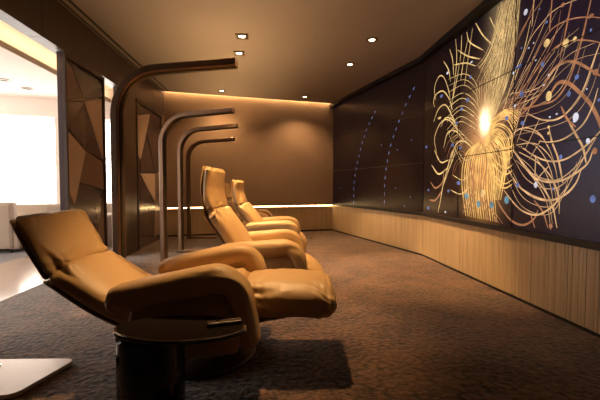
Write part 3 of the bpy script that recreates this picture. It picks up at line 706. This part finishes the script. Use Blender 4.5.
# ================================================================ RECLINERS
def recliner(label, r0, z, head, back, seat, foot, arm_tilt, rz=0., seed=0, seatw=.245, arm_dz=0., ft=.185, drop=0.):
    x, y = view_xy(r0, z)
    t = empty('recliner_chair', label, 'recliner', (x, y, 0), -YAW + rz, 'tan leather recliners in a row')
    W = .29
    cushion('backrest', back, -W, W, lambda u: .135 + .015 * math.sin(math.pi * u), M['leather'], t, creases=((.04, .12, .009), (.96, .13, .010)), seed=seed + 1, endr=.035, rad=.3, puff=.08)
    cushion('headrest', head, -W, W, lambda u: .125 - .035 * u, M['leather'], t, creases=((.03, .26, .010), (.97, .14, .007)), seed=seed + 2, endr=.035, rad=.45, puff=.08)
    # thin shell behind the back and headrest
    hp = Vector(head[-1]); bp = Vector(back[-1])
    def shifted(path, d):
        out = []
        P, _ = catmull(path, 8)
        for i, q in enumerate(P):
            tt = (P[min(7, i + 1)] - P[max(0, i - 1)]).normalized(); out.append(tuple(q + Vector((tt.y, -tt.x)) * d))
        return out
    cushion('back_shell', shifted(back, -.062), -W + .012, W - .012, .016, M['shell'], t, puff=0, nu=30, endr=.02, amp0=0)
    cushion('head_shell', shifted(head, -.046), -W + .012, W - .012, .016, M['shell'], t, puff=0, nu=30, endr=.02, amp0=0)
    cushion('seat', seat, -seatw, seatw, .19, M['leather'], t, creases=((.97, .12, .012),), seed=seed + 3, endr=.07)
    cushion('footrest', foot, -seatw - .01, seatw + .01, lambda u: ft * (1 + .1 * math.sin(math.pi * u)), M['leather'], t, creases=((.03, .34, .011), (.9, .12, .006)), seed=seed + 4, endr=.06, puff=.10, rad=.42)
    # arms
    ca, sa = math.cos(arm_tilt), math.sin(arm_tilt)
    def tl(p): return (-.5 + (p[0] + .5) * ca - (p[1] - .41) * sa, arm_dz + .41 + (p[0] + .5) * sa + (p[1] - .41) * ca)
    for s in (-1, 1):
        yc = s * .335
        path = [tl(q) for q in ((-.50, .41), (-.25, .425), (-.02, .43), (.08, .415), (.135, .35), (.15, .24), (.158, .16 - drop))]
        cushion('armrest', path, yc - .085, yc + .085, lambda u: .14 - .045 * max(0, (u - .6) / .4), M['leather_side'] if False else M['leather'], t,
                creases=((.66, .16, .0035), (.04, .10, .005)), seed=seed + 5 + s, endr=.035, rad=.26, puff=.03)
        path = [tl(q) for q in ((-.42, .25 - drop * .4), (-.1, .255 - drop * .4), (.12, .245 - drop * .4))]
        cushion('side_panel', path, s * .335 - .076, s * .335 + .076, .25 + drop * .8, M['leather'], t, creases=((.5, .4, .006),), seed=seed + 8 + s, endr=.05, rad=.25, puff=.1, nu=40)
    # base
    bm = bmesh.new(); lathe(bm, [(.30, .0), (.305, .012), (.29, .028), (.10, .045), (.055, .06), (.05, .20)], -.12, 0); link_mesh('swivel_base', bm, M['plinth'], t, smooth=True)
    bm = bmesh.new(); add_box(bm, -.38, .16, -.2, .2, .17, .215, bevel=.01); link_mesh('underframe', bm, M['bracket'], t)
    fx, fz = foot[-1]; fm = ((foot[0][0] + foot[-1][0]) / 2, (foot[0][1] + foot[-1][1]) / 2 - .07)
    for s in (-1, 1):
        a = Vector((-.05, .215)); b = Vector(fm); d = (b - a); n = Vector((-d.y, d.x)).normalized() * .012
        bm = bmesh.new(); vs = []
        for yy in (s * .17 - .008, s * .17 + .008):
            vs.append([bm.verts.new((q.x, yy, q.y)) for q in (a + n, b + n, b - n, a - n)])
        bm.faces.new(vs[0]); bm.faces.new(vs[1])
        for i in range(4): bm.faces.new((vs[0][i], vs[0][(i + 1) % 4], vs[1][(i + 1) % 4], vs[1][i]))
        link_mesh('footrest_bracket', bm, M['bracket'], t)
    return t

# nearest recliner, fully reclined
recliner('fully reclined tan leather recliner nearest the camera, headrest at the left edge', -.45, 2.15,
         [(-.835, .535), (-.93, .69), (-1.01, .845)], [(-.36, .275), (-.6, .385), (-.855, .555)],
         [(-.40, .345), (-.1, .37), (.16, .385)], [(.10, .365), (.4, .375), (.65, .355)], math.radians(10), seed=1, arm_dz=.012, drop=.09)
recliner('second tan leather recliner from the camera with a tall upright headrest', -.15, 3.25,
         [(-.585, .77), (-.615, .97), (-.595, 1.16)], [(-.30, .33), (-.42, .55), (-.59, .80)],
         [(-.36, .345), (-.1, .36), (.10, .365)], [(.10, .34), (.24, .27), (.34, .16)], math.radians(3), seed=21, arm_dz=.045, ft=.13)
recliner('third tan leather recliner from the camera, its headrest just behind the taller one', -.20, 5.05,
         [(-.60, .73), (-.65, .92), (-.64, 1.08)], [(-.30, .33), (-.44, .54), (-.60, .75)],
         [(-.36, .345), (-.1, .36), (.10, .365)], [(.10, .34), (.20, .27), (.26, .16)], math.radians(2), seed=41, arm_dz=.035, ft=.12)
recliner('farthest tan leather recliner, mostly hidden, close to the back wall', -.72, 6.6,
         [(-.56, .76), (-.62, .90), (-.64, 1.05)], [(-.30, .33), (-.42, .54), (-.55, .75)],
         [(-.36, .345), (-.1, .36), (.10, .365)], [(.10, .34), (.20, .27), (.26, .16)], math.radians(2), seed=61, arm_dz=.035, ft=.12)

# ================================================================ SIDE TABLE beside the nearest recliner
x, y = view_xy(-.52, 1.57)
t = empty('side_table', 'black drum side table with oval mirror top beside the nearest armrest', 'side table', (x, y, 0), -YAW)
bm = bmesh.new(); lathe(bm, [(.135, 0), (.14, .01), (.14, .355), (.13, .362)], -.13, 0); link_mesh('drum_base', bm, M['black_gloss'], t, smooth=False)
bm = bmesh.new(); lathe(bm, [(.26, .363), (.287, .370), (.290, .378), (.285, .385), (.275, .387)], 0, 0, 72, .52); link_mesh('oval_top', bm, M['mirror'], t, smooth=False)
# small control handset on the table
x2, y2 = view_xy(-.335, 1.60)
t = empty('control_handset', 'small dark control handset with a silver button on the oval table top', 'handset', (x2, y2, .3872), -YAW + math.radians(18))
bm = bmesh.new(); add_box(bm, -.075, .075, -.022, .022, 0, .016, bevel=.006); link_mesh('body', bm, M['plinth'], t)
bm = bmesh.new(); add_box(bm, .03, .055, -.006, .006, .0155, .019, bevel=.001); link_mesh('button', bm, M['chrome'], t)
bm = bmesh.new(); lathe(bm, [(.008, .0155), (.008, .020)], -.03, 0, 16); link_mesh('knob', bm, M['chrome'], t)

# ================================================================ STAND with pale base plate, lower left
t = empty('display_stand', 'pale polished base plate of a stand on the carpet at the lower left', 'stand', (-1.53, 1.955, 0))
bm = bmesh.new()
def rounded(P, r, n=7):
    out = []
    for i, p in enumerate(P):
        a = Vector(P[i - 1]); c = Vector(P[(i + 1) % len(P)]); p = Vector(p); u = (a - p).normalized(); v = (c - p).normalized()
        s = p + u * r; e = p + v * r
        for k in range(n + 1):
            f = k / n; out.append(s * (1 - f) ** 2 + p * 2 * f * (1 - f) + e * f * f)
    return out
def ring_at(sc, z): return [bm.verts.new((q.x * sc, q.y * sc, z)) for q in pl]
pl = rounded([(-.46, -.19), (.325, -.19), (.43, .165), (-.46, .215)], .06)
rg = [ring_at(.99, .004), ring_at(1, .008), ring_at(1, .022), ring_at(.992, .026)]
bm.faces.new(rg[0]); bm.faces.new(rg[-1]); n = len(pl)
for a, c in zip(rg, rg[1:]):
    for i in range(n): bm.faces.new((a[i], a[(i + 1) % n], c[(i + 1) % n], c[i]))
link_mesh('base_plate', bm, M['plate'], t)
bm = bmesh.new(); lathe(bm, [(.052, .0262), (.052, .032), (.02, .045), (.018, .60), (.012, .61)], .02, .08, 32); link_mesh('pole', bm, M['chrome'], t, smooth=False)

# small thing on the carpet near the back
o = None
bm = bmesh.new(); lathe(bm, [(.035, 0), (.035, .012), (.02, .022), (.012, .03)], 0, 0, 24); o = link_mesh('floor_socket', bm, M['chrome'], loc=(.733, 6.82, 0.001))
tag(o, 'small shiny metal fitting on the carpet near the back wall', 'floor fitting')

for lx, ly, lb in ((-3.89, 5.70, 'tiny downlight in the lounge ceiling over the sofas, nearer one'), (-3.86, 6.16, 'tiny downlight in the lounge ceiling over the sofas, farther one')):
    t = empty('lounge_downlight', lb, 'downlight', (lx, ly, 2.55))
    bm = bmesh.new(); lathe(bm, [(.075, 0), (.075, -.008), (.05, -.012), (.045, -.004)], n=24); link_mesh('trim_ring', bm, M['ring'], t)
# ================================================================ LOUNGE SOFAS
def sofa(label, cx, cy, wd, rz, hgt=.62):
    t = empty('lounge_sofa', label, 'sofa', (cx, cy, 0.001), rz, 'low sofas in the lounge')
    bm = bmesh.new(); add_box(bm, -wd / 2, wd / 2, -.36, .36, .06, .38, bevel=.04); link_mesh('seat', bm, M['fabric_sofa'], t)
    bm = bmesh.new(); add_box(bm, -wd / 2, wd / 2, -.42, -.22, .06, hgt, bevel=.05); link_mesh('backrest', bm, M['fabric_sofa'], t)
    for s in (-1, 1):
        bm = bmesh.new(); add_box(bm, s * wd / 2 - .08, s * wd / 2 + .08, -.40, .38, .05, .52, bevel=.04); link_mesh('armrest', bm, M['fabric_sofa'], t)
        for yy in (-.33, .3):
            bm = bmesh.new(); add_cyl(bm, s * (wd / 2 - .06), yy, 0, .065, .02, .025, 16); link_mesh('leg', bm, M['bracket'], t)
    return t
sofa('low beige sofa before the bright window at the left edge of the photo', -4.55, 5.95, 1.3, 0.23, .76)
sofa('low beige sofa before the bright window, right of its neighbour and seen over the headrest', -4.2 + 1.0, 6.35, .8, 0.23, .72)
